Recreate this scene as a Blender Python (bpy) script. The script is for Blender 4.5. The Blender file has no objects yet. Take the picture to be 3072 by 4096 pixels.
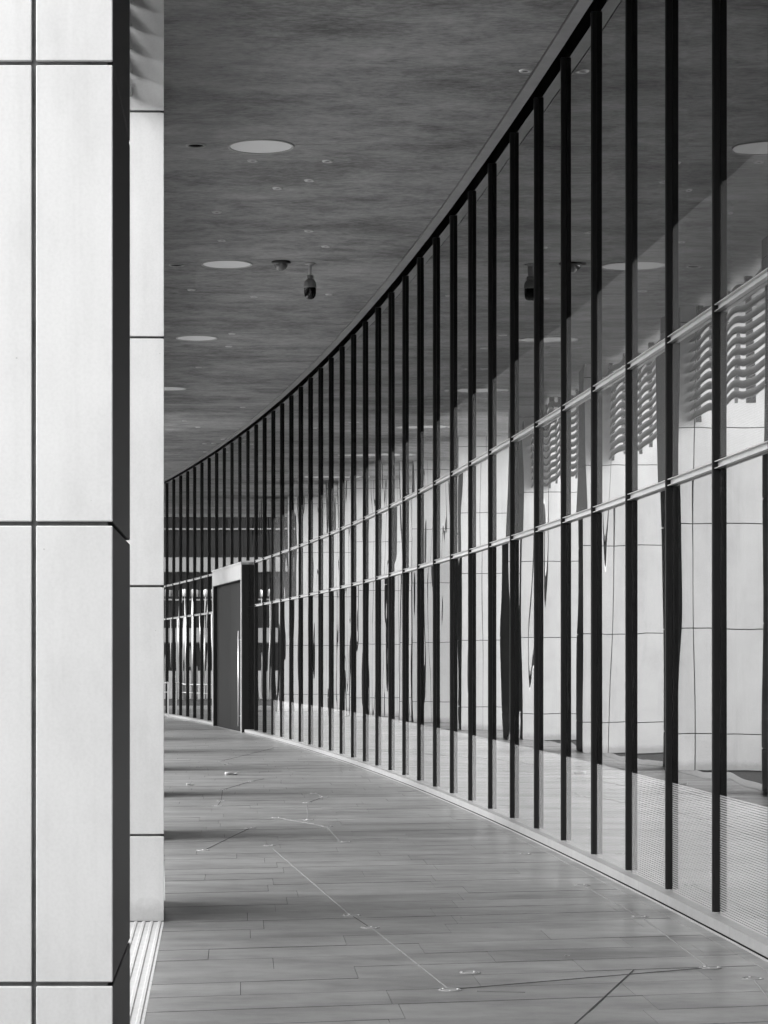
import bpy, bmesh, math, random
from mathutils import Vector, Matrix
random.seed(7)
sc = bpy.context.scene
COL = sc.collection

# ------------------------------------------------------------------ camera
F_PX, PX0, PY0, CAM_H = 9700.0, 960.0, 2640.0, 1.6      # focal length and principal point in photo pixels (3072 x 4096)
cam_d = bpy.data.cameras.new("camera")
cam = bpy.data.objects.new("camera", cam_d); COL.objects.link(cam)
cam.location = (0, 0, CAM_H); cam.rotation_euler = (math.pi/2, 0, 0)
cam_d.sensor_fit = 'HORIZONTAL'; cam_d.sensor_width = 36.0
cam_d.lens = F_PX/3072*36.0
cam_d.shift_x = (1536-PX0)/3072; cam_d.shift_y = (PY0-2048)/3072
cam_d.clip_start = 0.1; cam_d.clip_end = 2000
sc.camera = cam
sc.render.resolution_x, sc.render.resolution_y = 768, 1024

# ------------------------------------------------------------------ light: hazy daylight from the open side on the left
SUN_DIR = Vector((-0.86, -0.25, 0.60)).normalized()      # towards the sun
world = bpy.data.worlds.new("World"); sc.world = world; world.use_nodes = True
wn = world.node_tree; wn.nodes.clear()
sky = wn.nodes.new('ShaderNodeTexSky'); sky.sky_type = 'NISHITA'; sky.sun_disc = False
sky.sun_elevation = math.asin(SUN_DIR.z); sky.sun_rotation = math.atan2(SUN_DIR.x, SUN_DIR.y)
sky.dust_density = 2.0; sky.air_density = 1.2
bw = wn.nodes.new('ShaderNodeRGBToBW'); bg = wn.nodes.new('ShaderNodeBackground'); wo = wn.nodes.new('ShaderNodeOutputWorld')
bg.inputs['Strength'].default_value = 0.15
wn.links.new(sky.outputs[0], bw.inputs[0]); wn.links.new(bw.outputs[0], bg.inputs['Color']); wn.links.new(bg.outputs[0], wo.inputs[0])
sun_d = bpy.data.lights.new("sun", 'SUN'); sun_d.energy = 1.5; sun_d.angle = math.radians(110); sun_d.color = (1, 1, 1)
sun = bpy.data.objects.new("sun", sun_d); COL.objects.link(sun)
sun.rotation_euler = (-SUN_DIR).to_track_quat('-Z', 'Y').to_euler()
vs = sc.view_settings
vs.view_transform = 'Standard'; vs.look = 'None'; vs.gamma = 1.0; vs.exposure = 2.32; vs.use_curve_mapping = False
sc.cycles.use_denoising = True
sc.cycles.max_bounces = 10; sc.cycles.diffuse_bounces = 6; sc.cycles.glossy_bounces = 5; sc.cycles.transparent_max_bounces = 12
sc.cycles.caustics_reflective = False; sc.cycles.caustics_refractive = False

# ------------------------------------------------------------------ helpers
def new_obj(name, mesh, parent=None, loc=(0,0,0), rz=0.0, mat=None):
    o = bpy.data.objects.new(name, mesh); COL.objects.link(o)
    o.location = loc; o.rotation_euler = (0, 0, rz)
    if parent is not None: o.parent = parent
    if mat is not None and mesh is not None and not mesh.materials: mesh.materials.append(mat)
    return o
def thing(name, label, cat, loc=(0,0,0), rz=0.0, group=None):
    o = new_obj(name, None, None, loc, rz); o.empty_display_size = 0.1
    return tag(o, label, cat, group)
def tag(o, label, cat, group=None):
    o['label'] = label; o['category'] = cat; o['kind'] = 'thing'
    if group: o['group'] = group
    return o
def structure(o): o['kind'] = 'structure'; return o
def stuff(o): o['kind'] = 'stuff'; return o

class MB:
    """collects simple shapes into one mesh"""
    def __init__(s): s.v = []; s.f = []; s.smooth = set()
    def quad(s, a, b, c, d):
        i = len(s.v); s.v += [a, b, c, d]; s.f.append((i, i+1, i+2, i+3)); return s
    def poly(s, pts):
        i = len(s.v); s.v += pts; s.f.append(tuple(range(i, i+len(pts)))); return s
    def box(s, x0, x1, y0, y1, z0, z1):
        i = len(s.v)
        s.v += [(x0,y0,z0),(x1,y0,z0),(x1,y1,z0),(x0,y1,z0),(x0,y0,z1),(x1,y0,z1),(x1,y1,z1),(x0,y1,z1)]
        for f in ((0,3,2,1),(4,5,6,7),(0,1,5,4),(1,2,6,5),(2,3,7,6),(3,0,4,7)): s.f.append(tuple(i+k for k in f))
        return s
    def bevel_box(s, x0, x1, y0, y1, z0, z1, b, face='-y'):
        """box with its outer arrises eased: eight corners pulled in on every side"""
        i = len(s.v)
        xs, ys, zs = (x0, x1), (y0, y1), (z0, z1)
        for ix in (0,1):
            for iy in (0,1):
                for iz in (0,1):
                    sx, sy, sz = (b if ix == 0 else -b), (b if iy == 0 else -b), (b if iz == 0 else -b)
                    s.v += [(xs[ix], ys[iy]+sy, zs[iz]+sz), (xs[ix]+sx, ys[iy], zs[iz]+sz), (xs[ix]+sx, ys[iy]+sy, zs[iz])]
        def c(ix, iy, iz, k): return i + (ix*4+iy*2+iz)*3 + k
        F = s.f
        F += [(c(0,0,0,0),c(0,0,1,0),c(0,1,1,0),c(0,1,0,0)), (c(1,0,0,0),c(1,1,0,0),c(1,1,1,0),c(1,0,1,0)),
              (c(0,0,0,1),c(1,0,0,1),c(1,0,1,1),c(0,0,1,1)), (c(0,1,0,1),c(0,1,1,1),c(1,1,1,1),c(1,1,0,1)),
              (c(0,0,0,2),c(0,1,0,2),c(1,1,0,2),c(1,0,0,2)), (c(0,0,1,2),c(1,0,1,2),c(1,1,1,2),c(0,1,1,2))]
        for a in (0,1):
            for d in (0,1):
                F.append((c(a,d,0,0),c(a,d,1,0),c(a,d,1,1),c(a,d,0,1)))      # vertical edges
                F.append((c(a,0,d,0),c(a,1,d,0),c(a,1,d,2),c(a,0,d,2)))      # along y
                F.append((c(0,a,d,1),c(1,a,d,1),c(1,a,d,2),c(0,a,d,2)))      # along x
                for e in (0,1): F.append((c(a,d,e,0),c(a,d,e,1),c(a,d,e,2)))
        return s
    def lathe(s, prof, n=24, cx=0, cy=0, cz=0, smooth=True):
        i = len(s.v); m = len(prof)
        for k in range(n):
            a = 2*math.pi*k/n
            for r, z in prof: s.v.append((cx+r*math.cos(a), cy+r*math.sin(a), cz+z))
        for k in range(n):
            k2 = (k+1) % n
            for j in range(m-1):
                if smooth: s.smooth.add(len(s.f))
                s.f.append((i+k*m+j, i+k2*m+j, i+k2*m+j+1, i+k*m+j+1))
        return s
    def disc(s, r, z, n=32, cx=0, cy=0, up=False):
        pts = [(cx+r*math.cos(2*math.pi*k/n), cy+r*math.sin(2*math.pi*k/n), z) for k in range(n)]
        return s.poly(pts if up else pts[::-1])
    def tube(s, pts, r, n=8, r2=None):
        i = len(s.v); m = len(pts); r2 = r if r2 is None else r2
        for j, p in enumerate(pts):
            p = Vector(p)
            d = (Vector(pts[min(j+1,m-1)])-Vector(pts[max(j-1,0)])).normalized()
            u = d.orthogonal().normalized(); w = d.cross(u)
            rr = r+(r2-r)*j/max(1,m-1)
            for k in range(n):
                a = 2*math.pi*k/n; s.v.append(tuple(p+u*(rr*math.cos(a))+w*(rr*math.sin(a))))
        for j in range(m-1):
            for k in range(n):
                s.smooth.add(len(s.f)); s.f.append((i+j*n+k, i+j*n+(k+1)%n, i+(j+1)*n+(k+1)%n, i+(j+1)*n+k))
        s.f.append(tuple(i+k for k in range(n))[::-1]); s.f.append(tuple(i+(m-1)*n+k for k in range(n)))
        return s
    def mesh(s, name, mat=None):
        me = bpy.data.meshes.new(name); me.from_pydata(s.v, [], s.f); me.update()
        bm = bmesh.new(); bm.from_mesh(me); bmesh.ops.recalc_face_normals(bm, faces=bm.faces)
        bm.to_mesh(me); bm.free()
        if s.smooth:
            for k in s.smooth: me.polygons[k].use_smooth = True
        if mat is not None: me.materials.append(mat)
        return me
    def build(s, name, mat, parent=None, loc=(0,0,0), rz=0.0):
        return new_obj(name, s.mesh(name, mat), parent, loc, rz)

# ------------------------------------------------------------------ materials (the picture is black and white: neutral greys only)
def mat_new(name):
    m = bpy.data.materials.new(name); m.use_nodes = True
    nt = m.node_tree; nt.nodes.clear()
    out = nt.nodes.new('ShaderNodeOutputMaterial')
    return m, nt, out
def N(nt, typ, **kw):
    n = nt.nodes.new(typ)
    for k, v in kw.items():
        if k in ('inp',):
            for a, b in v.items(): n.inputs[a].default_value = b
        else: setattr(n, k, v)
    return n
def ramp(nt, fac, stops):
    r = nt.nodes.new('ShaderNodeValToRGB'); cr = r.color_ramp
    while len(cr.elements) < len(stops): cr.elements.new(0.5)
    for e, (p, g) in zip(cr.elements, stops): e.position = p; e.color = (g, g, g, 1)
    nt.links.new(fac, r.inputs[0]); return r.outputs[0]
def grey(name, g, rough=0.5, spec=0.5, metal=0.0, var=0.0, scale=3.0, bump=0.0, coat=0.0):
    m, nt, out = mat_new(name)
    p = N(nt, 'ShaderNodeBsdfPrincipled'); nt.links.new(p.outputs[0], out.inputs[0])
    p.inputs['Base Color'].default_value = (g, g, g, 1); p.inputs['Roughness'].default_value = rough
    p.inputs['Specular IOR Level'].default_value = spec; p.inputs['Metallic'].default_value = metal
    if coat: p.inputs['Coat Weight'].default_value = coat
    if var or bump:
        tc = N(nt, 'ShaderNodeTexCoord'); no = N(nt, 'ShaderNodeTexNoise', inp={'Scale': scale, 'Detail': 8.0, 'Roughness': 0.65})
        nt.links.new(tc.outputs['Object'], no.inputs['Vector'])
        if var: nt.links.new(ramp(nt, no.outputs[0], [(0.3, max(0, g*(1-var))), (0.7, g*(1+var))]), p.inputs['Base Color'])
        if bump:
            b = N(nt, 'ShaderNodeBump', inp={'Strength': 0.5, 'Distance': bump}); nt.links.new(no.outputs[0], b.inputs['Height']); nt.links.new(b.outputs[0], p.inputs['Normal'])
    return m
def math_n(nt, op, a, b=None, clamp=False):
    n = nt.nodes.new('ShaderNodeMath'); n.operation = op; n.use_clamp = clamp
    for k, v in enumerate((a, b)):
        if v is None: continue
        if isinstance(v, (int, float)): n.inputs[k].default_value = v
        else: nt.links.new(v, n.inputs[k])
    return n.outputs[0]

def panel_material():
    m, nt, out = mat_new("column_panel")
    p = N(nt, 'ShaderNodeBsdfPrincipled', inp={'Roughness': 0.42, 'Specular IOR Level': 0.4}); nt.links.new(p.outputs[0], out.inputs[0])
    tc = N(nt, 'ShaderNodeTexCoord'); geo = N(nt, 'ShaderNodeNewGeometry'); oi = N(nt, 'ShaderNodeObjectInfo')
    mp = N(nt, 'ShaderNodeMapping', inp={'Scale': (1.0, 1.0, 0.45)}); nt.links.new(geo.outputs['Position'], mp.inputs[0])
    n1 = N(nt, 'ShaderNodeTexNoise', inp={'Scale': 3.2, 'Detail': 9.0, 'Roughness': 0.62}); nt.links.new(mp.outputs[0], n1.inputs['Vector'])
    base = ramp(nt, n1.outputs[0], [(0.30, 0.58), (0.5, 0.645), (0.70, 0.68)])
    n2 = N(nt, 'ShaderNodeTexNoise', inp={'Scale': 85.0, 'Detail': 3.0}); nt.links.new(geo.outputs['Position'], n2.inputs['Vector'])
    fine = ramp(nt, n2.outputs[0], [(0.3, 0.95), (0.6, 1.0)])
    mx = N(nt, 'ShaderNodeMix', data_type='RGBA', blend_type='MULTIPLY', inp={0: 1.0}); nt.links.new(base, mx.inputs[6]); nt.links.new(fine, mx.inputs[7])
    # sparse dark specks and small chips
    vo = N(nt, 'ShaderNodeTexVoronoi', inp={'Scale': 7.0}); nt.links.new(geo.outputs['Position'], vo.inputs['Vector'])
    sp = ramp(nt, vo.outputs['Distance'], [(0.012, 0.45), (0.03, 1.0)])
    mx2 = N(nt, 'ShaderNodeMix', data_type='RGBA', blend_type='MULTIPLY', inp={0: 0.8}); nt.links.new(mx.outputs[2], mx2.inputs[6]); nt.links.new(sp, mx2.inputs[7])
    # splash dirt low on the foot
    sx = N(nt, 'ShaderNodeSeparateXYZ'); nt.links.new(geo.outputs['Position'], sx.inputs[0])
    n3 = N(nt, 'ShaderNodeTexNoise', inp={'Scale': 22.0, 'Detail': 6.0}); nt.links.new(geo.outputs['Position'], n3.inputs['Vector'])
    h = math_n(nt, 'ADD', sx.outputs[2], math_n(nt, 'MULTIPLY', n3.outputs[0], -0.12))
    dirt = ramp(nt, h, [(0.0, 0.72), (0.09, 1.0)])
    mx3 = N(nt, 'ShaderNodeMix', data_type='RGBA', blend_type='MULTIPLY', inp={0: 1.0}); nt.links.new(mx2.outputs[2], mx3.inputs[6]); nt.links.new(dirt, mx3.inputs[7])
    ms = N(nt, 'ShaderNodeMapping', inp={'Scale': (16.0, 16.0, 0.5)}); nt.links.new(geo.outputs['Position'], ms.inputs[0])
    ns = N(nt, 'ShaderNodeTexNoise', inp={'Scale': 1.0, 'Detail': 6.0, 'Roughness': 0.6}); nt.links.new(ms.outputs[0], ns.inputs['Vector'])
    sk = ramp(nt, ns.outputs[0], [(0.30, 0.955), (0.5, 1.0)])
    mxs = N(nt, 'ShaderNodeMix', data_type='RGBA', blend_type='MULTIPLY', inp={0: 1.0}); nt.links.new(mx3.outputs[2], mxs.inputs[6]); nt.links.new(sk, mxs.inputs[7])
    mx3 = mxs
    va = N(nt, 'ShaderNodeMapRange', inp={3: 0.95, 4: 1.0}); nt.links.new(oi.outputs['Random'], va.inputs[0])
    hs = N(nt, 'ShaderNodeMix', data_type='RGBA', blend_type='MULTIPLY', inp={0: 1.0}); nt.links.new(mx3.outputs[2], hs.inputs[6]); nt.links.new(va.outputs[0], hs.inputs[7])
    nt.links.new(hs.outputs[2], p.inputs['Base Color'])
    b = N(nt, 'ShaderNodeBump', inp={'Strength': 0.25, 'Distance': 0.0006}); nt.links.new(n2.outputs[0], b.inputs['Height']); nt.links.new(b.outputs[0], p.inputs['Normal'])
    return m

def ceiling_material():
    m, nt, out = mat_new("board_marked_soffit")
    p = N(nt, 'ShaderNodeBsdfPrincipled', inp={'Roughness': 0.55, 'Specular IOR Level': 0.35}); nt.links.new(p.outputs[0], out.inputs[0])
    geo = N(nt, 'ShaderNodeNewGeometry')
    mp = N(nt, 'ShaderNodeMapping', inp={'Scale': (1.9, 2.9, 1.0), 'Rotation': (0, 0, -0.06)}); nt.links.new(geo.outputs['Position'], mp.inputs[0])
    n1 = N(nt, 'ShaderNodeTexNoise', inp={'Scale': 1.0, 'Detail': 12.0, 'Roughness': 0.74, 'Distortion': 0.35}); nt.links.new(mp.outputs[0], n1.inputs['Vector'])
    mp2 = N(nt, 'ShaderNodeMapping', inp={'Scale': (12.0, 26.0, 1.0), 'Rotation': (0, 0, -0.06)}); nt.links.new(geo.outputs['Position'], mp2.inputs[0])
    n2 = N(nt, 'ShaderNodeTexNoise', inp={'Scale': 1.0, 'Detail': 8.0, 'Roughness': 0.7}); nt.links.new(mp2.outputs[0], n2.inputs['Vector'])
    mp3 = N(nt, 'ShaderNodeMapping', inp={'Scale': (0.45, 0.8, 1.0)}); nt.links.new(geo.outputs['Position'], mp3.inputs[0])
    n3 = N(nt, 'ShaderNodeTexNoise', inp={'Scale': 1.0, 'Detail': 4.0}); nt.links.new(mp3.outputs[0], n3.inputs['Vector'])
    a = math_n(nt, 'MULTIPLY', n1.outputs[0], 0.42)
    b = math_n(nt, 'MULTIPLY', n2.outputs[0], 0.30)
    c = math_n(nt, 'MULTIPLY', n3.outputs[0], 0.28)
    s = math_n(nt, 'ADD', math_n(nt, 'ADD', a, b), c)
    nt.links.new(ramp(nt, s, [(0.39, 0.09), (0.47, 0.23), (0.53, 0.34), (0.61, 0.47)]), p.inputs['Base Color'])
    bp = N(nt, 'ShaderNodeBump', inp={'Strength': 0.3, 'Distance': 0.002}); nt.links.new(n2.outputs[0], bp.inputs['Height']); nt.links.new(bp.outputs[0], p.inputs['Normal'])
    return m

def paving_material():
    m, nt, out = mat_new("granite_paving")
    p = N(nt, 'ShaderNodeBsdfPrincipled', inp={'Specular IOR Level': 0.5}); nt.links.new(p.outputs[0], out.inputs[0])
    geo = N(nt, 'ShaderNodeNewGeometry'); oi = N(nt, 'ShaderNodeObjectInfo')
    mp = N(nt, 'ShaderNodeMapping', inp={'Scale': (0.7, 1.6, 1.0), 'Rotation': (0, 0, -0.2)}); nt.links.new(geo.outputs['Position'], mp.inputs[0])
    n1 = N(nt, 'ShaderNodeTexNoise', inp={'Scale': 1.2, 'Detail': 9.0, 'Roughness': 0.65}); nt.links.new(mp.outputs[0], n1.inputs['Vector'])
    n2 = N(nt, 'ShaderNodeTexNoise', inp={'Scale': 160.0, 'Detail': 2.0}); nt.links.new(geo.outputs['Position'], n2.inputs['Vector'])
    s = math_n(nt, 'ADD', math_n(nt, 'MULTIPLY', n1.outputs[0], 0.75), math_n(nt, 'MULTIPLY', n2.outputs[0], 0.25))
    base = ramp(nt, s, [(0.36, 0.095), (0.50, 0.16), (0.64, 0.215)])
    va = N(nt, 'ShaderNodeMapRange', inp={3: 0.91, 4: 1.06}); nt.links.new(oi.outputs['Random'], va.inputs[0])
    mx = N(nt, 'ShaderNodeMix', data_type='RGBA', blend_type='MULTIPLY', inp={0: 1.0}); nt.links.new(base, mx.inputs[6]); nt.links.new(va.outputs[0], mx.inputs[7])
    n4 = N(nt, 'ShaderNodeTexNoise', inp={'Scale': 5.5, 'Detail': 10.0, 'Roughness': 0.7}); nt.links.new(geo.outputs['Position'], n4.inputs['Vector'])
    stn = ramp(nt, n4.outputs[0], [(0.34, 0.78), (0.50, 1.0), (0.70, 1.12)])
    m4 = N(nt, 'ShaderNodeMix', data_type='RGBA', blend_type='MULTIPLY', inp={0: 1.0}); nt.links.new(mx.outputs[2], m4.inputs[6]); nt.links.new(stn, m4.inputs[7])
    nt.links.new(m4.outputs[2], p.inputs['Base Color'])
    nt.links.new(ramp(nt, n1.outputs[0], [(0.3, 0.42), (0.7, 0.28)]), p.inputs['Roughness'])
    bp = N(nt, 'ShaderNodeBump', inp={'Strength': 0.3, 'Distance': 0.0015}); nt.links.new(n2.outputs[0], bp.inputs['Height']); nt.links.new(bp.outputs[0], p.inputs['Normal'])
    return m

def glass_material(name, frit, warp=1.0):
    """coated dark glass: mirror towards grazing angles, else see-through to the dim hall; printed hairline frit in two bands"""
    m, nt, out = mat_new(name)
    tc = N(nt, 'ShaderNodeTexCoord'); oi = N(nt, 'ShaderNodeObjectInfo')
    mp = N(nt, 'ShaderNodeMapping', inp={'Scale': (1.0, 0.9, 0.42)}); nt.links.new(tc.outputs['Object'], mp.inputs[0])
    no = N(nt, 'ShaderNodeTexNoise', noise_dimensions='4D', inp={'Scale': 1.0, 'Detail': 1.2, 'Roughness': 0.35})
    nt.links.new(mp.outputs[0], no.inputs['Vector']); nt.links.new(math_n(nt, 'MULTIPLY', oi.outputs['Random'], 60.0), no.inputs['W'])
    # slight pillowing of every sealed unit
    sx = N(nt, 'ShaderNodeSeparateXYZ'); nt.links.new(tc.outputs['Object'], sx.inputs[0])
    sq = math_n(nt, 'MULTIPLY', math_n(nt, 'MULTIPLY', sx.outputs[1], sx.outputs[1]), 0.35)
    hgt = math_n(nt, 'ADD', no.outputs[0], math_n(nt, 'MULTIPLY', sq, math_n(nt, 'SUBTRACT', oi.outputs['Random'], 0.35)))
    bp = N(nt, 'ShaderNodeBump', inp={'Strength': 1.0, 'Distance': 0.0044*warp}); nt.links.new(hgt, bp.inputs['Height'])
    lw = N(nt, 'ShaderNodeLayerWeight', inp={'Blend': 0.5})
    fac = math_n(nt, 'ADD', math_n(nt, 'MULTIPLY', math_n(nt, 'POWER', lw.outputs['Facing'], 3.0), 0.90), 0.05, True)
    gl = N(nt, 'ShaderNodeBsdfGlossy', inp={'Color': (0.97, 0.97, 0.97, 1), 'Roughness': 0.0}); nt.links.new(bp.outputs[0], gl.inputs['Normal'])
    tr = N(nt, 'ShaderNodeBsdfTransparent', inp={'Color': (0.34, 0.34, 0.34, 1)})
    mx = N(nt, 'ShaderNodeMixShader'); nt.links.new(fac, mx.inputs[0]); nt.links.new(gl.outputs[0], mx.inputs[2])
    nt.links.new(mx.outputs[0], out.inputs[0])
    if not frit:
        nt.links.new(tr.outputs[0], mx.inputs[1]); return m
    z = sx.outputs[2]                                   # the print sits on the inner face: the reflection lies over it
    def band(z0, z1): return math_n(nt, 'MULTIPLY', math_n(nt, 'GREATER_THAN', z, z0), math_n(nt, 'LESS_THAN', z, z1))
    st = math_n(nt, 'LESS_THAN', math_n(nt, 'FRACT', math_n(nt, 'DIVIDE', z, 0.0145)), 0.66)
    lo = math_n(nt, 'MULTIPLY', band(0.0, 0.79), 0.92); hi = math_n(nt, 'MULTIPLY', band(2.81, 4.45), 0.40)
    fm = math_n(nt, 'MULTIPLY', math_n(nt, 'ADD', lo, hi), st)
    df = N(nt, 'ShaderNodeBsdfDiffuse', inp={'Color': (0.42, 0.42, 0.42, 1)})
    m2 = N(nt, 'ShaderNodeMixShader'); nt.links.new(fm, m2.inputs[0]); nt.links.new(tr.outputs[0], m2.inputs[1]); nt.links.new(df.outputs[0], m2.inputs[2])
    nt.links.new(m2.outputs[0], mx.inputs[1])
    return m

M_PANEL = panel_material(); M_CEIL = ceiling_material(); M_PAVE = paving_material()
M_GLASS = glass_material("fritted_glass", True); M_CLEAR = glass_material("clear_glass", False)
M_PANEL_D = grey("dark_side_panel", 0.022, 0.5, 0.2, var=0.15, scale=2)  # near-black panel on each column's inner side; its other panels are pale
M_JOINT = grey("sealant_joint", 0.10, 0.8, var=0.5, scale=9)
M_BLACK = grey("black_anodised", 0.007, 0.45, 0.2)
M_SLOT = grey("black_recess", 0.006, 0.9, 0.1)
M_ALU = grey("brushed_aluminium", 0.50, 0.32, 0.5, 0.55, var=0.08, scale=6)
M_SILL = grey("stone_sill", 0.21, 0.45, 0.4, var=0.12, scale=5)
M_TRIM = grey("soffit_trim", 0.33, 0.5, var=0.15, scale=4)
M_DISC = grey("opal_diffuser", 0.80, 0.45, 0.4)
for _n in M_DISC.node_tree.nodes:
    if _n.type == 'BSDF_PRINCIPLED': _n.inputs['Emission Color'].default_value = (1, 1, 1, 1); _n.inputs['Emission Strength'].default_value = 0.02
M_RING = grey("white_ring", 0.52, 0.45, 0.4)
M_CHROME = grey("bright_metal", 0.62, 0.3, 0.5, 0.4)
M_DKMETAL = grey("dark_metal", 0.045, 0.35, 0.4)
M_LOUVRE = grey("louvre_blade", 0.36, 0.45, 0.4)
M_TACT = grey("tactile_concrete", 0.40, 0.6, 0.3, var=0.12, scale=7, bump=0.002)
M_FRAME = grey("portal_metal", 0.33, 0.4, 0.5, 0.3, var=0.08, scale=3)
M_DOOR = grey("dark_door", 0.012, 0.5, 0.05)
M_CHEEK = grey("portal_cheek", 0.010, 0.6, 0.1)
M_PLAZA = grey("plaza_concrete", 0.50, 0.7, 0.3, var=0.2, scale=0.6)
M_ROAD = grey("asphalt", 0.07, 0.8, 0.3, var=0.25, scale=1.5)
M_PAINT = grey("road_paint", 0.75, 0.6, 0.3, var=0.1, scale=5)
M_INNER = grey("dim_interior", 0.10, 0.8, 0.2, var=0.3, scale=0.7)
M_INLAY = grey("inlay_brass", 0.19, 0.55, 0.3, 0.1, var=0.15, scale=9)
M_INLAY_D = grey("open_groove", 0.085, 0.9, 0.1)
M_LEAF = grey("dry_leaf", 0.62, 0.6, 0.3, var=0.15, scale=30)
M_UPPER = grey("upper_cladding", 0.45, 0.6, 0.3, var=0.1, scale=0.8)

# ------------------------------------------------------------------ the curved plan: arc coordinates (s along the glass, n metres out from it)
RC, YC, XM = 375.0, 8.0, 2.8458
XC = XM-RC; RG = RC+0.09
CEIL = 6.70
def ang(s): return s/RC
def W(s, n, h=0.0):
    a = ang(s); r = RG-n
    return Vector((XC+r*math.cos(a), YC+r*math.sin(a), h))
def s_of_y(y, n=0.0): return RC*math.asin((y-YC)/(RG-n))
def n_col(s):
    k = 2+(s-s_of_y(21.5, 3.37))/6.75
    return 3.37 if k <= 4 else max(2.42, 3.37-0.152*(k-4))
def strip(name, mat, n0, n1, z0, z1, s0, s1, step=1.5, parent=None, roof=False):
    """a bar that follows the arc: rectangle n0..n1, z0..z1"""
    mb = MB(); k = max(1, round((s1-s0)/step)); rows = []
    for j in range(k+1):
        s = s0+(s1-s0)*j/k
        m1 = n_col(s)+1.12+n1 if roof else n1
        rows.append([tuple(W(s, n0, z0)), tuple(W(s, m1, z0)), tuple(W(s, m1, z1)), tuple(W(s, n0, z1))])
    for j in range(k):
        a, b = rows[j], rows[j+1]
        for q in range(4): mb.quad(a[q], a[(q+1)%4], b[(q+1)%4], b[q])
    mb.quad(*rows[0]); mb.quad(*rows[-1])
    me = mb.mesh(name, mat); bm = bmesh.new(); bm.from_mesh(me); bmesh.ops.remove_doubles(bm, verts=bm.verts, dist=1e-5)
    bmesh.ops.recalc_face_normals(bm, faces=bm.faces); bm.to_mesh(me); bm.free()
    return new_obj(name, me, parent)
def floor_pt(px, py, h=0.0):
    y = F_PX*(CAM_H-h)/(py-PY0); return Vector(((px-PX0)/F_PX*y, y, h))
def ceil_pt(px, py):
    y = F_PX*(CEIL-CAM_H)/(PY0-py); return Vector(((px-PX0)/F_PX*y, y, CEIL))

PITCH = 1.4433; S_FIRST = 6.568-12*PITCH; N_BAYS = 58
S_MUL = [S_FIRST+PITCH*k for k in range(N_BAYS+1)]
S_END = S_MUL[-1]

# ------------------------------------------------------------------ ground and floor
g = MB(); g.quad((-600,-600,-0.06),(600,-600,-0.06),(600,900,-0.06),(-600,900,-0.06))
structure(g.build("ground", M_PLAZA))
walk = MB()
ss = [-30+4*k for k in range(34)]
for a, b in zip(ss[:-1], ss[1:]):
    walk.quad(tuple(W(a,5.6,-0.012)), tuple(W(a,-0.3,-0.012)), tuple(W(b,-0.3,-0.012)), tuple(W(b,5.6,-0.012)))
M_BED = grey("paving_bed", 0.035, 0.9, 0.2)
floor = structure(walk.build("walkway", M_BED))
# paving slabs in skewed courses; the nearer ones one by one
COURSE, SLAB, SKEW, GAP, XGAP = 0.47, 1.18, 0.24, 0.011, 0.0028
far_slabs = MB(); n_sl = 0
slab_meshes = {}
def slab_verts(c0, c1, x0, x1, z1=0.0, z0=-0.03):
    # x runs across, y = c + SKEW*x
    P = lambda x, c: (x, c+SKEW*x)
    return [P(x0,c0), P(x1,c0), P(x1,c1), P(x0,c1)]
rs = random.Random(3)
ncourse = int((86-5.0)/COURSE)
for ci in range(ncourse):
    c0 = 5.0+ci*COURSE; c1 = c0+COURSE-GAP
    yy = c0
    xr = (W(s_of_y(min(yy+0.7, 85)), 0.12).x); xl = xr-3.235
    x = xl-1e-6; off = rs.uniform(0.25, SLAB)
    xs = [xl]
    x = xl+off
    while x < xr-0.15: xs.append(x); x += SLAB
    xs.append(xr)
    for xa, xb in zip(xs[:-1], xs[1:]):
        q = slab_verts(c0, c1, xa+XGAP*0.5, xb-XGAP*0.5)
        # the ends against sill and strip follow the curve
        near = 9.3 < (q[0][1]+q[2][1])/2 < 27.0
        mb = MB() if near else far_slabs
        dz = rs.uniform(-0.0012, 0.0012)
        if near:
            i = len(mb.v)
            ox, oy = q[0]
            mb.v += [(a-ox,b-oy,-0.03) for a,b in q]+[(a-ox,b-oy,0) for a,b in q]
            for f in ((0,3,2,1),(4,5,6,7),(0,1,5,4),(1,2,6,5),(2,3,7,6),(3,0,4,7)): mb.f.append(f)
            mb.build("paving_slab", M_PAVE, floor, (ox, oy, dz)); n_sl += 1
        else:
            mb.poly([(a,b,dz) for a,b in q])
stuff(far_slabs.build("paving_slabs", M_PAVE, floor))
# narrow dark margin and drainage channel along the sill
strip("margin_stone", M_PAVE, 0.118, 0.20, -0.02, 0.0035, S_FIRST-6, S_END, parent=floor)
strip("channel_edge", M_ALU, 0.100, 0.116, -0.02, 0.007, S_FIRST-6, S_END, parent=floor)

# ------------------------------------------------------------------ curtain wall
wall = thing("glass_curtain_wall", "long curving glass wall with black vertical fins and two thin metal rails", "glass wall", tuple(W(S_FIRST,0,0)))
wall_inv = Matrix.Translation(wall.location).inverted()
def wpart(o): o.matrix_parent_inverse = wall_inv; return o
T1, T2, TH = 2.77, 3.71, 0.045           # rails: centre heights, height
Z_SILL, Z_TOP = 0.075, 7.05
door_bays = None
def pane_mesh(z0, z1, mat):
    return MB().box(0, 0.014, -PITCH/2+0.006, PITCH/2-0.006, z0, z1).mesh("pane", mat)
PM = {}
for nm, mat in (('f', M_GLASS), ('c', M_CLEAR)):
    PM[nm] = [pane_mesh(Z_SILL, T1, mat), pane_mesh(T1+0.004, T2, mat), pane_mesh(T2+0.004, Z_TOP, mat)]
PM_low_over_door = None
FIN_D, FIN_W = 0.036, 0.046
FTOP = CEIL-0.05
fin = MB().box(-FIN_D, -0.001, -FIN_W/2, FIN_W/2, Z_SILL+0.012, FTOP)
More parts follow.
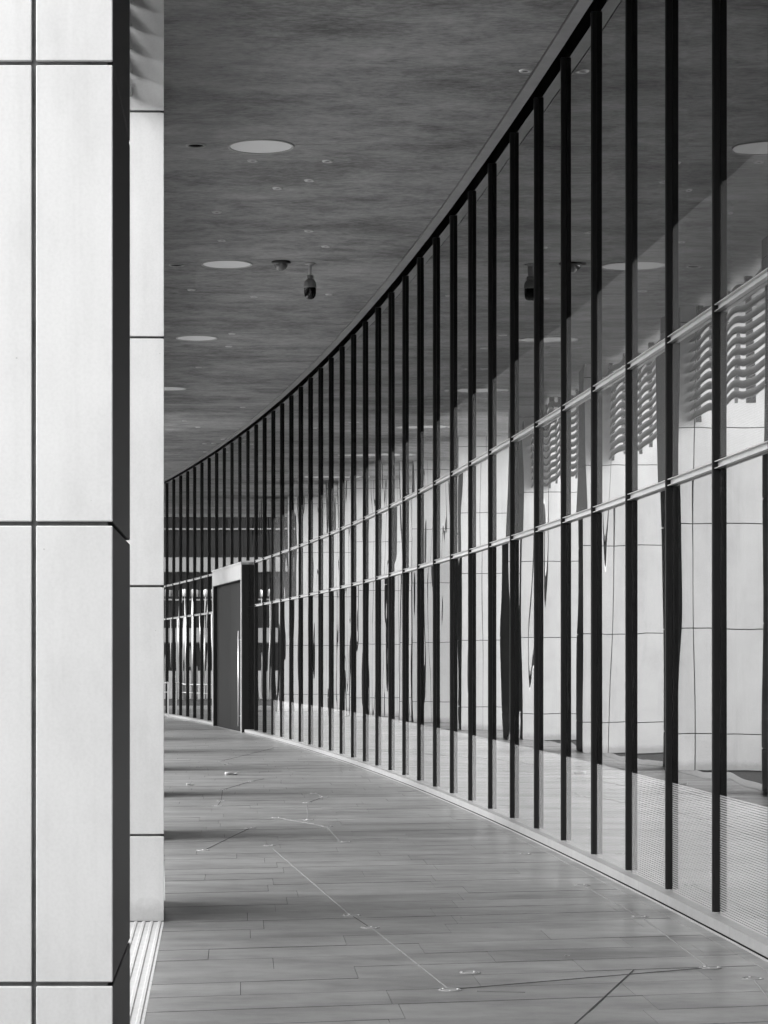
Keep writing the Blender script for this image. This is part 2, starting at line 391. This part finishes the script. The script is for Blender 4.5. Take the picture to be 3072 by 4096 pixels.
fin.box(-FIN_D-0.006, -FIN_D, -FIN_W/2+0.012, FIN_W/2-0.012, Z_SILL+0.012, FTOP)
fin_me = fin.mesh("mullion", M_BLACK)
fin2_me = MB().box(-FIN_D, -0.001, -FIN_W/2, FIN_W/2, 3.79, FTOP).mesh("mullion", M_BLACK)
rail = MB(); hl = PITCH/2-FIN_W/2-0.002
rail.box(-0.012, -0.002, -hl+0.012, hl, -TH/2+0.005, TH/2-0.005)
rail.box(-0.034, -0.002, -hl-0.02, hl, TH/2-0.005, TH/2)
rail.box(-0.034, -0.002, -hl-0.02, hl, -TH/2, -TH/2+0.005)
rail_me = rail.mesh("transom", M_ALU)
# door: between arc lengths
SD0, SD1 = s_of_y(53.4), s_of_y(58.7)
rp = random.Random(11)
for k in range(N_BAYS):
    s = (S_MUL[k]+S_MUL[k+1])/2; a = ang(s)
    over_door = S_MUL[k+1] > SD0-0.12 and S_MUL[k] < SD1+0.12
    frit = S_MUL[k+1] < SD0-3*PITCH*0.9
    ms = PM['f' if frit else 'c']
    for r in range(3):
        if over_door and r < 2:
            # the portal takes the middle; a bay it only cuts keeps its glass
            if S_MUL[k] > SD0-0.3 and S_MUL[k+1] < SD1+0.3: continue
            if S_MUL[k+1] > SD0+0.6 and S_MUL[k] < SD1-0.6: continue
        o = wpart(new_obj("pane", ms[r], wall, tuple(W(s, 0)), a+rp.uniform(-0.0009, 0.0009)))
    if not over_door:
        for h in (T1, T2): wpart(new_obj("transom", rail_me, wall, tuple(W(s, 0, h)), a))
for k in range(N_BAYS+1):
    s = S_MUL[k]
    inside = SD0-0.1 < s < SD1+0.1
    wpart(new_obj("mullion", fin2_me if inside else fin_me, wall, tuple(W(s, 0)), ang(s)))
for (a0, a1) in ((S_FIRST-6, SD0-0.005), (SD1+0.005, S_END)):
    n = max(1, round((a1-a0)/(2*PITCH))); 
    for j in range(n):
        b0 = a0+(a1-a0)*j/n+0.002; b1 = a0+(a1-a0)*(j+1)/n-0.002
        wpart(strip("sill", M_SILL, -0.02, 0.088, 0.012, Z_SILL, b0, b1, parent=wall))
    wpart(strip("sill_groove", M_SLOT, -0.02, 0.074, -0.02, 0.012, a0, a1, parent=wall))

# entrance portal
sm = (SD0+SD1)/2; aD = ang(sm); LD = (SD1-SD0)/2; PD = 0.17
hd = MB().box(-PD, 0.0, -LD-0.06, LD+0.06, 3.38, 3.72)
hd.box(-PD-0.012, 0.0, -LD-0.07, LD+0.07, 3.722, 3.76)
portal = wpart(hd.build("entrance_portal", M_FRAME, wall, tuple(W(sm, 0)), aD)); portal['label'] = "projecting metal entrance portal with a tall dark door"
for sg in (-1, 1):
    MB().box(-PD, 0.0, sg*(LD+0.0)-0.06, sg*(LD+0.0)+0.06, 0.0, 3.378).build("jamb", M_FRAME, portal)
# dark cheek facing the walkway's near end
MB().box(-PD+0.015, 0.0, -LD-0.075, -LD-0.063, 0.0, 3.70).build("side_cheek", M_CHEEK, portal)
MB().box(-PD+0.02, 0.0, LD-0.068, LD-0.062, 0.0, 3.376).build("reveal", M_CHEEK, portal)
MB().box(-PD+0.02, 0.0, -LD+0.062, LD-0.07, 3.36, 3.376).build("soffit", M_CHEEK, portal)
lw_ = (2*LD-0.14)/2
for q in range(2):
    y0 = -LD+0.07+q*(lw_+0.0)
    dl = MB().box(-PD+0.10, -PD+0.14, y0+0.004, y0+lw_-0.004, 0.01, 3.355).build("door_leaf", M_DOOR, portal)
    if q: continue
    hy = y0+0.74
    hb = MB().tube([(-PD+0.05, hy, 0.12), (-PD+0.05, hy, 2.25)], 0.017, 10)
    for hz in (0.35, 2.05): hb.tube([(-PD+0.05, hy, hz), (-PD+0.10, hy, hz)], 0.010, 6)
    hb.build("handle", M_ALU, portal)

# ------------------------------------------------------------------ soffit
ceil = MB()
s0c, s1c = s_of_y(-10.0), S_END+4
S_JOINT = [s_of_y(24.07)+7.22*j for j in range(-5, 9)]
cuts = [s0c]+[s for s in S_JOINT if s0c < s < s1c]+[s1c]
upper = strip("upper_storeys", M_UPPER, -9.0, 0.03, CEIL+0.25, 16.0, s0c, s1c+6, 4.0, roof=True)
tag(upper, "plain storeys of the building carried above the covered walkway", "building")
ceiling = structure(strip("ceiling", M_SLOT, -0.12, -0.02, CEIL+0.20, CEIL+0.235, s0c, s1c, 4.0, roof=True))
for a, b in zip(cuts[:-1], cuts[1:]):
    strip("ceiling_panel", M_CEIL, 0.175, 0.0, CEIL, CEIL+0.16, a+0.006, b-0.006, 1.8, ceiling, roof=True)
strip("edge_trim", M_TRIM, 0.055, 0.160, CEIL-0.006, CEIL+0.30, s0c, s1c, 1.5, ceiling)

# recessed round diffusers
LR = 0.33
disc_me = MB().lathe([(0.0,-0.004),(LR*0.93,-0.004)], 48, smooth=False).mesh("diffuser", M_DISC)
ring_me = MB().lathe([(LR*0.935,0.02),(LR*0.935,-0.010),(LR,-0.012),(LR+0.006,0.02)], 48).mesh("rim", M_RING)
gap_me = MB().lathe([(LR*0.928,-0.0045),(LR*0.94,-0.0045)], 48).mesh("shadow_gap", M_SLOT)
ordn = ["first","second","third","fourth","fifth","sixth","seventh","eighth","ninth","tenth","eleventh","twelfth","thirteenth","fourteenth","fifteenth","sixteenth","seventeenth","eighteenth","nineteenth","twentieth","twenty-first","twenty-second","twenty-third","twenty-fourth","twenty-fifth","twenty-sixth","twenty-seventh","twenty-eighth","twenty-ninth","thirtieth"]
lt_lab = {0: "largest-looking pale round ceiling diffuser, nearest the viewer", 1: "pale round ceiling diffuser left of the small dome camera",
          2: "third-nearest pale round ceiling diffuser, beyond the hanging camera", 3: "pale round ceiling diffuser half hidden by the bright column edge"}
for j in range(-1, 7):
    sL = s_of_y(24.07, 2.38)+7.22*j*1.0
    t = thing("ceiling_light", lt_lab.get(j, "round ceiling diffuser, %s in the row, seen only mirrored in the glass" % ordn[j+1]), "ceiling light", tuple(W(sL, 2.38, CEIL)), ang(sL), "round diffusers along the soffit")
    new_obj("diffuser", disc_me, t); new_obj("rim", ring_me, t); new_obj("shadow_gap", gap_me, t)

# small roses (sprinklers and pin spots)
rose_me = MB().lathe([(0.026,-0.006),(0.030,-0.012),(0.052,-0.012),(0.060,0.0)], 20).mesh("flange", M_CHROME)
rose_c = MB().lathe([(0.0,-0.005),(0.027,-0.005)], 16, smooth=False).mesh("centre", M_SLOT)
R7 = [(728,293),(1350,298),(1200,457),(935,522),(430,720),(475,955),(1195,876),(1335,1005),(220,1366),(740,1422),(1363,1403)]
roses = [(660+x*.4822, 500+y*.4822) for x, y in R7]
roses += [(2102, 282), (928,1334), (915,1385), (795,1468), (971,1628), (739,1683), (792,1708), (819,1774), (855,1773), (892,1756), (822,1807), (890,975+840)]
roses.sort(key=lambda p: p[1])
# roses hidden from the direct view but mirrored in the glass
for i, (px, py) in enumerate(roses):
    p = ceil_pt(px, py)
    t = thing("sprinkler_rose", "small round metal rose on the ceiling, %s nearest the viewer" % ordn[i], "sprinkler", tuple(p), 0, "small roses on the soffit")
    new_obj("flange", rose_me, t); new_obj("centre", rose_c, t)
ring2 = MB().lathe([(0.075,-0.002),(0.078,-0.012),(0.098,-0.012),(0.10,0.0)], 28).mesh("rim", M_RING)
ring2c = MB().lathe([(0.0,-0.003),(0.076,-0.003)], 24, smooth=False).mesh("grille", M_SLOT)
for (px, py), lb in (((783,580), "dark round ceiling speaker left of the largest diffuser"), ((706,1059), "dark round ceiling speaker left of the second diffuser, by the column")):
    t = thing("ceiling_speaker", lb, "speaker", tuple(ceil_pt(px, py)), 0, "round speakers on the soffit")
    new_obj("rim", ring2, t); new_obj("grille", ring2c, t)

# dome camera
p = ceil_pt(660+962*.4822, 500+1133*.4822)
t = thing("dome_camera", "small clear dome camera on a dark ring under the ceiling", "camera", tuple(p))
MB().lathe([(0.0,-0.001),(0.122,-0.001),(0.124,-0.022),(0.100,-0.034),(0.09,-0.034)], 32).build("base_ring", M_DKMETAL, t)
dm = [(0.088*math.cos(i*math.pi/16), -0.034-0.082*math.sin(i*math.pi/16)) for i in range(9)]
MB().lathe(dm, 28).build("dome", grey("smoked_dome", 0.16, 0.12, 0.6, coat=0.5), t)
# pendant camera
p = ceil_pt(660+1203*.4822, 500+1147*.4822)
t = thing("pendant_camera", "hanging pan-tilt camera with dark dome on a short ceiling pole", "camera", tuple(p))
MB().lathe([(0.0,-0.001),(0.070,-0.001),(0.070,-0.012),(0.026,-0.016),(0.02,-0.03)], 24).build("ceiling_plate", M_RING, t)
MB().tube([(0,0,-0.01),(0,0,-0.165)], 0.019, 14).build("pole", M_RING, t)
cb = MB().tube([(0.035,0,-0.155),(0.05,0.01,-0.18),(0.045,0.01,-0.215),(0.02,0,-0.235)], 0.006, 8)
cb.tube([(-0.03,0,-0.15),(-0.045,0.01,-0.17),(-0.03,0.01,-0.2)], 0.005, 8)
cb.build("cable", M_RING, t)
MB().lathe([(0.0,-0.155),(0.032,-0.158),(0.040,-0.185),(0.030,-0.20),(0.055,-0.215),(0.076,-0.245),(0.084,-0.29),(0.085,-0.315),(0.078,-0.318)], 28).build("housing", grey("camera_housing", 0.26, 0.35, 0.5), t)
MB().lathe([(0.078,-0.31),(0.078,-0.385),(0.070,-0.425),(0.05,-0.452),(0.025,-0.464),(0.0,-0.467)], 28).build("dark_dome", grey("black_dome", 0.008, 0.12, 0.5), t)

# ------------------------------------------------------------------ columns clad in pale panels
CW, CD, JG, PT = 1.05, 1.26, 0.014, 0.022
HJ = [0.0, 0.53, 2.05, 3.57, 4.95, 6.47, CEIL+0.02]
SP = 6.75; N_COL = 11
cols = []
def col_place(k):
    if k == 0: return Vector((-0.42, 8.0, 0)), 0.0
    if k == 1: return Vector((-0.464, 14.81, 0)), 0.033
    s = s_of_y(21.5, 3.37)+SP*(k-2)
    n = 3.37 if k <= 4 else max(2.42, 3.37-0.152*(k-4))
    return W(s, n, 0), ang(s)+0.004
pm_cache = {}
def panel_mesh(kind, z0, z1):
    key = (kind, z0, z1)
    if key in pm_cache: return pm_cache[key]
    mb = MB(); j = JG/2; b = 0.003
    za = z0+(j if z0 > 0 else 0.004); zb = z1-j
    if kind == 'front_narrow': mb.bevel_box(-0.26+j, 0, 0, PT, za, zb, b)
    elif kind == 'front_wide': mb.bevel_box(-CW, -0.26-j, 0, PT, za, zb, b)
    elif kind == 'back': mb.bevel_box(-CW, 0, CD-PT, CD, za, zb, b)
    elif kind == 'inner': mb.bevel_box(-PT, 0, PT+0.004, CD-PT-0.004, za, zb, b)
    elif kind == 'outer': mb.bevel_box(-CW, -CW+PT, PT+0.004, CD-PT-0.004, za, zb, b)
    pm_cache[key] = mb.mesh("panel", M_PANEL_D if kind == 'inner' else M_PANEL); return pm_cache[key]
core_me = MB().box(-CW+0.018, -0.018, 0.018, CD-0.018, -0.04, CEIL+0.02).mesh("core", M_JOINT)
c_lab = {0: "tall pale panelled column filling the left edge, nearest the viewer", 1: "narrow-looking bright panelled column just behind the nearest one"}
for k in range(N_COL):
    p, a = col_place(k); cols.append((p, a))
    t = thing("column", c_lab.get(k, "pale panelled column, %s in the row, hidden behind nearer columns and mirrored in the glass" % ordn[k]), "column", tuple(p), a, "row of panelled columns")
    new_obj("core", core_me, t)
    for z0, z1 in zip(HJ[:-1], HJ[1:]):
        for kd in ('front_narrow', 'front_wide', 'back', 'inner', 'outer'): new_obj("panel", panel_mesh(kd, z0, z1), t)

# louvre screens high up between the columns
LZ0, LZ1, LP = 5.04, CEIL, 0.142
for k in range(6):
    (p, a), (q, b) = cols[k], cols[k+1]
    A = p+Matrix.Rotation(a, 3, 'Z')@Vector((-0.235, CD+0.004, 0)); B = q+Matrix.Rotation(b, 3, 'Z')@Vector((-0.235, -0.004, 0))
    d = B-A; L = d.length; rz = math.atan2(-d.x, d.y)
    t = thing("louvre_screen", "grey louvre screen high between the %s and %s columns" % (ordn[k], ordn[k+1]), "louvre", (A.x, A.y, 0), rz, "louvre screens between the columns")
    me = MB()
    me.quad((0.03,0,0),(0.03,L,0),(-0.03,L,0.134),(-0.03,0,0.134)); 
    me.quad((0.042,0,0.004),(0.042,L,0.004),(-0.018,L,0.138),(-0.018,0,0.138))
    me.quad((0.03,0,0),(0.03,L,0),(0.042,L,0.004),(0.042,0,0.004)); me.quad((-0.03,0,0.134),(-0.03,L,0.134),(-0.018,L,0.138),(-0.018,0,0.138))
    me.quad((0.03,0,0),(0.042,0,0.004),(-0.018,0,0.138),(-0.03,0,0.134)); me.quad((0.03,L,0),(0.042,L,0.004),(-0.018,L,0.138),(-0.03,L,0.134))
    sm_ = me.mesh("slat", M_LOUVRE)
    n = int((LZ1-LZ0)/LP)
    for j in range(n): new_obj("slat", sm_, t, (0, 0, LZ0+j*LP))
    pm_ = MB().box(-0.10, -0.035, -0.03, 0.03, LZ0-0.02, CEIL).mesh("post", M_DKMETAL)
    for j in range(5): new_obj("post", pm_, t, (0, 0.06+(L-0.12)*j/4, 0))

# ------------------------------------------------------------------ ribbed tactile strip between the columns
TT = 0.30
for k in range(0, 5):
    (p, a), (q, b) = cols[k], cols[k+1]
    A = p+Matrix.Rotation(a, 3, 'Z')@Vector((0.012, CD+0.02, 0)); B = q+Matrix.Rotation(b, 3, 'Z')@Vector((0.0, -0.015, 0))
    d = B-A; L = d.length; rz = math.atan2(-d.x, d.y)
    t = thing("tactile_strip", "ribbed pale paving strip on the floor between the %s and %s columns" % (ordn[k], ordn[k+1]), "paving strip", (A.x, A.y, 0), rz, "ribbed strips along the column line")
    n = 6; tl = L/n
    mb = MB().box(-TT, 0, 0.003, tl-0.003, -0.02, 0.003)
    for r in range(6):
        x = -0.026-r*0.048
        mb.poly([(x-0.012,0.004,0.003),(x+0.012,0.004,0.003),(x+0.007,0.004,0.0085),(x-0.007,0.004,0.0085)])
        mb.quad((x-0.012,0.004,0.0031),(x-0.007,0.004,0.0085),(x-0.007,tl-0.004,0.0085),(x-0.012,tl-0.004,0.0031))
        mb.quad((x+0.012,0.004,0.0031),(x+0.007,0.004,0.0085),(x+0.007,tl-0.004,0.0085),(x+0.012,tl-0.004,0.0031))
        mb.quad((x-0.007,0.004,0.0085),(x+0.007,0.004,0.0085),(x+0.007,tl-0.004,0.0085),(x-0.007,tl-0.004,0.0085))
    me = mb.mesh("tile", M_TACT)
    for j in range(n): new_obj("tile", me, t, (0, j*tl, 0))

# ------------------------------------------------------------------ floor inlay: metal discs joined by thin lines
def r2(x, y): return (1000+x*.6631, 2696+y*.6631)
def r3(x, y): return (1972+x*.6631, 2696+y*.6631)
def r1(x, y): return (x*.6631, 2696+y*.6631)
def z5(x, y): return (700+x*.3617, 2550+y*.3617)
discs = [r2(615,1457), r2(727,1531), r2(1208,1907), r2(1327,1803), r2(570,1013), r2(465,920), r2(352,880), r2(343,777), r2(445,743), r2(390,720), r2(160,867), r2(115,1036),
         r3(540,1275), r3(887,1466), r3(1312,1773), r3(1565,1838), r3(190,1087), r1(1225,1064), r1(1510,930),
         z5(1105,1220), z5(500,1370), z5(255,1435), z5(840,1592), z5(525,1685), z5(510,1808), z5(470,1863)]
discs.sort(key=lambda p: -p[1])
dsk = MB().lathe([(0.0,0.0045),(0.040,0.0045),(0.043,0.0035),(0.050,0.0035),(0.053,0.007),(0.062,0.007),(0.066,0.001)], 28).mesh("plate", M_INLAY)
dsc = MB().lathe([(0.0415,0.0046),(0.0515,0.0046)], 28).mesh("groove", M_INLAY_D)
stud_me = MB().lathe([(0.0,0.009),(0.006,0.008),(0.007,0.004)], 8).mesh('stud', M_CHROME)
for i, (px, py) in enumerate(discs):
    t = thing("floor_disc", "flush metal disc set in the dark paving, %s nearest the viewer" % ordn[i], "floor disc", tuple(floor_pt(px, py)), i*1.3, "metal discs of the floor inlay")
    new_obj("plate", dsk, t); new_obj("groove", dsc, t); t.scale = (0.88, 0.88, 0.7) 
    for q in range(3): new_obj("stud", stud_me, t, (0.047*math.cos(q*2.1+0.4), 0.047*math.sin(q*2.1+0.4), 0))
lines = [(r2(145,1060), r2(600,1450), 0), (r2(625,1465), r2(715,1526), 1), (r2(745,1540), r2(1195,1898), 0), (r2(1260,1900), r3(1260,1776), 1),
         (r3(550,1280), r3(875,1460), 0), (r3(905,1475), r3(1298,1768), 0), (r3(850,1785), r3(400,2200), 1), (r3(1575,1845), r3(1790,2120), 0),
         (r2(175,870), r2(450,918), 0), (r2(470,924), r2(540,1008), 0), (r2(346,782), r2(350,877), 0), (r2(350,776), r2(438,745), 1), (r2(440,741), r2(398,722), 0),
         (r1(1240,1060), r1(1500,934), 1), (z5(1090,1224), z5(510,1368), 1), (z5(500,1372), z5(560,1408), 0), (z5(830,1596), z5(535,1682), 1), (z5(850,1590), z5(985,1565), 1),
         (z5(525,1690), z5(512,1803), 1), (z5(505,1812), z5(472,1860), 1), (z5(1200,1478), z5(1460,1495), 0), (r3(60,1080), r3(180,1086), 0), (r2(1370,1915), r2(1659,1922), 0)]
lines.sort(key=lambda l: -max(l[0][1], l[1][1]))
for i, (a, b, dark) in enumerate(lines):
    A, B = floor_pt(*a), floor_pt(*b); d = B-A; L = d.length; w = 0.0030 if dark else 0.0046
    mb = MB().box(-w, w, 0, L, 0.0008, 0.0034)
    o = mb.build("inlay_line", M_INLAY_D if dark else M_INLAY, None, (A.x, A.y, 0.0), math.atan2(-d.x, d.y))
    tag(o, "%s straight inlaid line across the paving, %s nearest the viewer" % ("dark" if dark else "pale metal", ordn[i]), "inlay line", "inlaid lines of the floor pattern")
# fallen leaves and scraps
def leaf(px, py, size, lb, rot, ar=0.45):
    P = floor_pt(px, py, 0.004); mb = MB(); m = 10; up = []; lo = []
    for q in range(m+1):
        tq = q/m; wq = size*ar*math.sin(math.pi*tq**0.85)*(1+0.15*math.sin(9*tq)); zq = 0.012*size/0.1*math.sin(3.0*tq+1)**2
        up.append((size*(tq-.5), wq, zq+0.008*size/0.1)); lo.append((size*(tq-.5), -wq*0.85, zq+0.010*size/0.1))
    mid = [(size*(q/m-.5), 0, 0.001) for q in range(m+1)]
    for q in range(m):
        mb.quad(mid[q], mid[q+1], up[q+1], up[q]); mb.quad(lo[q], lo[q+1], mid[q+1], mid[q])
    o = mb.build("leaf", M_LEAF, None, tuple(P), rot)
    tag(o, lb, "leaf", "dry leaves and scraps on the paving")
leaf(*z5(620,1517), 0.19, "largest pale dry leaf lying out on the far paving", 0.3)
leaf(*z5(165,1632), 0.10, "small pale leaf near the far left of the paving", 0.1)
leaf(*z5(560,1408), 0.06, "tiny pale scrap at the kink of the far inlaid line", 0.5)
leaf(*r3(448,1701), 0.030, "tiny white scrap on the near right paving", 0.4, 0.3)
leaf(*r2(1275,1470), 0.022, "tiny white fleck on the paving below the fins", 0.9, 0.4)
leaf(*r2(355,615), 0.035, "pale fleck in the middle of the far paving", 0.2, 0.4)
leaf(*r2(1440,998), 0.018, "tiny white fleck near the sill by the paving edge", 0.2, 0.4)

# ------------------------------------------------------------------ outside: rail, street, end building, trees (seen in the glass)
p = floor_pt(672, 2868)
t = thing("handrail", "short metal handrail post at the far end by the glass", "railing", tuple(p))
MB().box(-0.02, 0.02, -0.02, 0.02, -0.02, 0.98).build("post", M_ALU, t)
MB().tube([(0,0,0.97),(-0.35,0.25,0.90),(-1.0,0.7,0.90)], 0.022, 8).build("top_rail", M_ALU, t)
MB().tube([(0,0,0.70),(-1.0,0.7,0.64)], 0.016, 8).build("lower_rail", M_ALU, t)

road = MB().quad((-60,84,-0.05),(40,84,-0.05),(40,98,-0.05),(-60,98,-0.05)); structure(road.build("road", M_ROAD))
for j in range(14):
    mk = MB().quad((-50+j*5.0,90.9,-0.045),(-48+j*5.0,90.9,-0.045),(-48+j*5.0,91.1,-0.045),(-50+j*5.0,91.1,-0.045))
    structure(mk.build("road_marking", M_PAINT))
# dim hall behind the glass
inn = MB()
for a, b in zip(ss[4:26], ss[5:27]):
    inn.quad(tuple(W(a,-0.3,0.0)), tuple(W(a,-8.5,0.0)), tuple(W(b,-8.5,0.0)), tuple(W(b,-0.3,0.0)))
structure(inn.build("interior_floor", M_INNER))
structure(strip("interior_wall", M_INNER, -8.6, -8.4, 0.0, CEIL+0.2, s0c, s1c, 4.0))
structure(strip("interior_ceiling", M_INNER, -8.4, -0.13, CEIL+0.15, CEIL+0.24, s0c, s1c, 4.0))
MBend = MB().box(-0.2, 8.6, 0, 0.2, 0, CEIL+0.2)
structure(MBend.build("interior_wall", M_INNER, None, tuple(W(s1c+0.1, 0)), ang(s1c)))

# office block across the end of the street
M_SPAN = grey("pale_spandrel", 0.19, 0.5, 0.4, var=0.06, scale=1)
M_WIN = grey("dark_window", 0.012, 0.3, 0.12, var=0.5, scale=0.4)
M_MULL = grey("window_bar", 0.17, 0.4, 0.4)
BX0, BX1, BY = -62.0, 8.0, 108.0
blk = thing("office_block", "dark banded office block across the street, mirrored in the far glass", "building", ((BX0+BX1)/2, BY, 0))
MB().box(-35, 35, 0.3, 14, -0.06, 13.2).build("core_wall", M_DKMETAL, blk)
STO = 3.2
for f in range(4):
    z = 3.05+f*STO
    MB().box(-35.1, 35.1, 0.0, 0.3, z-0.62, z).build("spandrel", M_SPAN, blk)
    MB().box(-35.1, 35.1, -0.02, 0.0, z-0.66, z-0.62).build("lower_trim", M_MULL, blk)
    MB().box(-35.1, 35.1, 0.1, 0.28, z+1.25, z+1.32).build("window_bar", M_MULL, blk)
win = MB().box(0, 2.9, 0.2, 0.28, 0, STO-0.68).mesh("window", M_WIN)
for f in range(4):
    for j in range(23): new_obj("window", win, blk, (-34.5+j*3.0, 0, 3.06+(f)*STO - (0 if f < 3 else 0)))
for j in range(23): new_obj("window", win, blk, (-34.5+j*3.0, 0, -0.2))
# stone planter wall and lamp posts on the far kerb
M_STONE = grey("planter_stone", 0.30, 0.7, 0.3, var=0.2, scale=2)
for j, (x, w) in enumerate(((-19.5, 5.0), (-12.0, 3.2))):
    o = MB().box(-w/2, w/2, -0.4, 0.4, -0.06, 1.15).build("planter", M_STONE, None, (x, 99.5, 0))
    tag(o, ("long", "short")[j]+" grey stone planter on the far kerb, mirrored in the glass", "planter", "stone planters on the far kerb")
lp = MB().tube([(0,0,-0.06),(0,0,4.2)], 0.07, 10, 0.05).mesh("pole", M_CHROME)
lh = MB().lathe([(0.0,4.5),(0.16,4.45),(0.16,4.2),(0.0,4.18)], 14).mesh("lamp_head", M_RING)
for j, x in enumerate((-23.5, -21.2, -18.6, -16.3, -13.8, -11.0)):
    t = thing("lamp_post", "slim pale street lamp, %s from the left, mirrored in the far glass" % ordn[j], "lamp post", (x, 97.2+0.5*(j%2), 0), 0, "lamp posts on the far kerb")
    new_obj("pole", lp, t); new_obj("lamp_head", lh, t)

# white saloon car passing on the street
def car(loc, rz, body, lb):
    t = thing("car", lb, "car", loc, rz, "cars on the street")
    prof = [(-2.2,0.35),(-2.25,0.75),(-2.05,0.93),(-1.35,1.0),(-0.75,1.42),(0.65,1.45),(1.25,1.02),(2.05,0.88),(2.22,0.62),(2.2,0.32)]
    mb = MB(); n = len(prof)
    for y, sx_ in ((-0.84,1),(0.84,1)):
        pass
    L = [(x, -0.84 + (0.14 if z > 1.1 else 0), z) for x, z in prof]; Rr = [(x, 0.84-(0.14 if z > 1.1 else 0), z) for x, z in prof]
    mb.poly(L[::-1]); mb.poly(Rr)
    for q in range(n): mb.quad(L[q], L[(q+1)%n], Rr[(q+1)%n], Rr[q])
    mb.build("body", body, t)
    for y in (-0.80, 0.80):
        mb = MB(); yy = y*1.0+(0.02 if y > 0 else -0.02)
        mb.poly([(-1.15,yy*1.0,1.05),(-0.68,yy*0.87,1.36),(0.58,yy*0.87,1.38),(1.05,yy*1.0,1.05)]); mb.build("side_window", M_WIN, t)
    for x in (-1.4, 1.4):
        for y in (-0.80, 0.80):
            w = MB(); w.lathe([(0.0,-0.11),(0.26,-0.11),(0.33,-0.08),(0.33,0.08),(0.26,0.11),(0.0,0.11)], 18)
            o = w.build("wheel", M_DKMETAL, t, (x, y, 0.28)); o.rotation_euler = (math.pi/2, 0, 0)
    return t
M_CARW = grey("white_car_paint", 0.75, 0.2, 0.5, coat=0.6); M_CARG = grey("grey_car_paint", 0.2, 0.2, 0.5, coat=0.6)
car((-20.0, 93.5, -0.05), 0.0, M_CARW, "white saloon car on the street, mirrored low in the far glass")
car((-13.5, 93.6, -0.05), 0.0, M_CARW, "second white car nearer the glass building on the street")
car((-27.0, 88.5, -0.05), math.pi, M_CARG, "grey car on the near lane of the street")

# trees on the plaza
M_BARK = grey("bark", 0.09, 0.9, 0.2, var=0.3, scale=6); M_FOL = grey("foliage", 0.07, 0.6, 0.3, var=0.5, scale=1.2)
def tree(loc, h, r, seed, lb):
    rn = random.Random(seed); t = thing("tree", lb, "tree", loc, 0, "trees on the plaza")
    tk = MB().tube([(0,0,-0.06),(0.05,0.02,h*0.25),(0.0,0.1,h*0.5),(0.1,0,h*0.75)], 0.17, 10, 0.07)
    tips = []
    for q in range(11):
        a = q*2.4; z0 = h*(0.32+0.04*q); L = r*(0.75-0.03*q)*rn.uniform(.8,1.1)
        e = (L*math.cos(a), L*math.sin(a), z0+L*rn.uniform(.5,.9)); tips.append(e)
        tk.tube([(0,0,z0),(e[0]*.5,e[1]*.5,z0+(e[2]-z0)*.35),e], 0.06, 6, 0.02)
    tk.build("trunk", M_BARK, t)
    cr = MB()
    for q in range(150):
        b = rn.choice(tips); c = Vector(b)*rn.uniform(.55,1.1)+Vector((rn.gauss(0,r*.2),rn.gauss(0,r*.2),rn.gauss(0,r*.18)+h*.06))
        for w in range(30):
            pnt = c+Vector((rn.gauss(0,.3),rn.gauss(0,.3),rn.gauss(0,.22)))
            u = Vector((rn.gauss(0,1),rn.gauss(0,1),rn.gauss(0,.5))).normalized()*rn.uniform(.06,.12); v = u.orthogonal().normalized()*rn.uniform(.03,.06)
            cr.quad(tuple(pnt-u), tuple(pnt+v), tuple(pnt+u), tuple(pnt-v))
    me = bpy.data.meshes.new("crown"); me.from_pydata(cr.v, [], cr.f); me.update(); me.materials.append(M_FOL)
    new_obj("crown", me, t)
tree((-7.4, 57.0, 0), 8.5, 2.6, 5, "leafy street tree beyond the columns, mirrored at the right of the glass")
tree((-13.0, 66.0, 0), 9.5, 3.0, 8, "taller leafy tree farther out on the plaza")

# unseen block, added and sized to shut off the low sky on the left
blocker = thing("unseen_sky_blocker", "plain pale block added out of view on the left to shut off low sky", "building", (-12.0, -26.0, 0))
MB().box(-12, 0, 0, 40, -0.06, 9.0).build("wall", M_UPPER, blocker)
for f in range(2):
    for j in range(8):
        MB().box(0.0, 0.05, 1.2+j*4.3, 4.2+j*4.3, 1.0+f*3.5, 3.2+f*3.5).build("window", M_WIN, blocker)
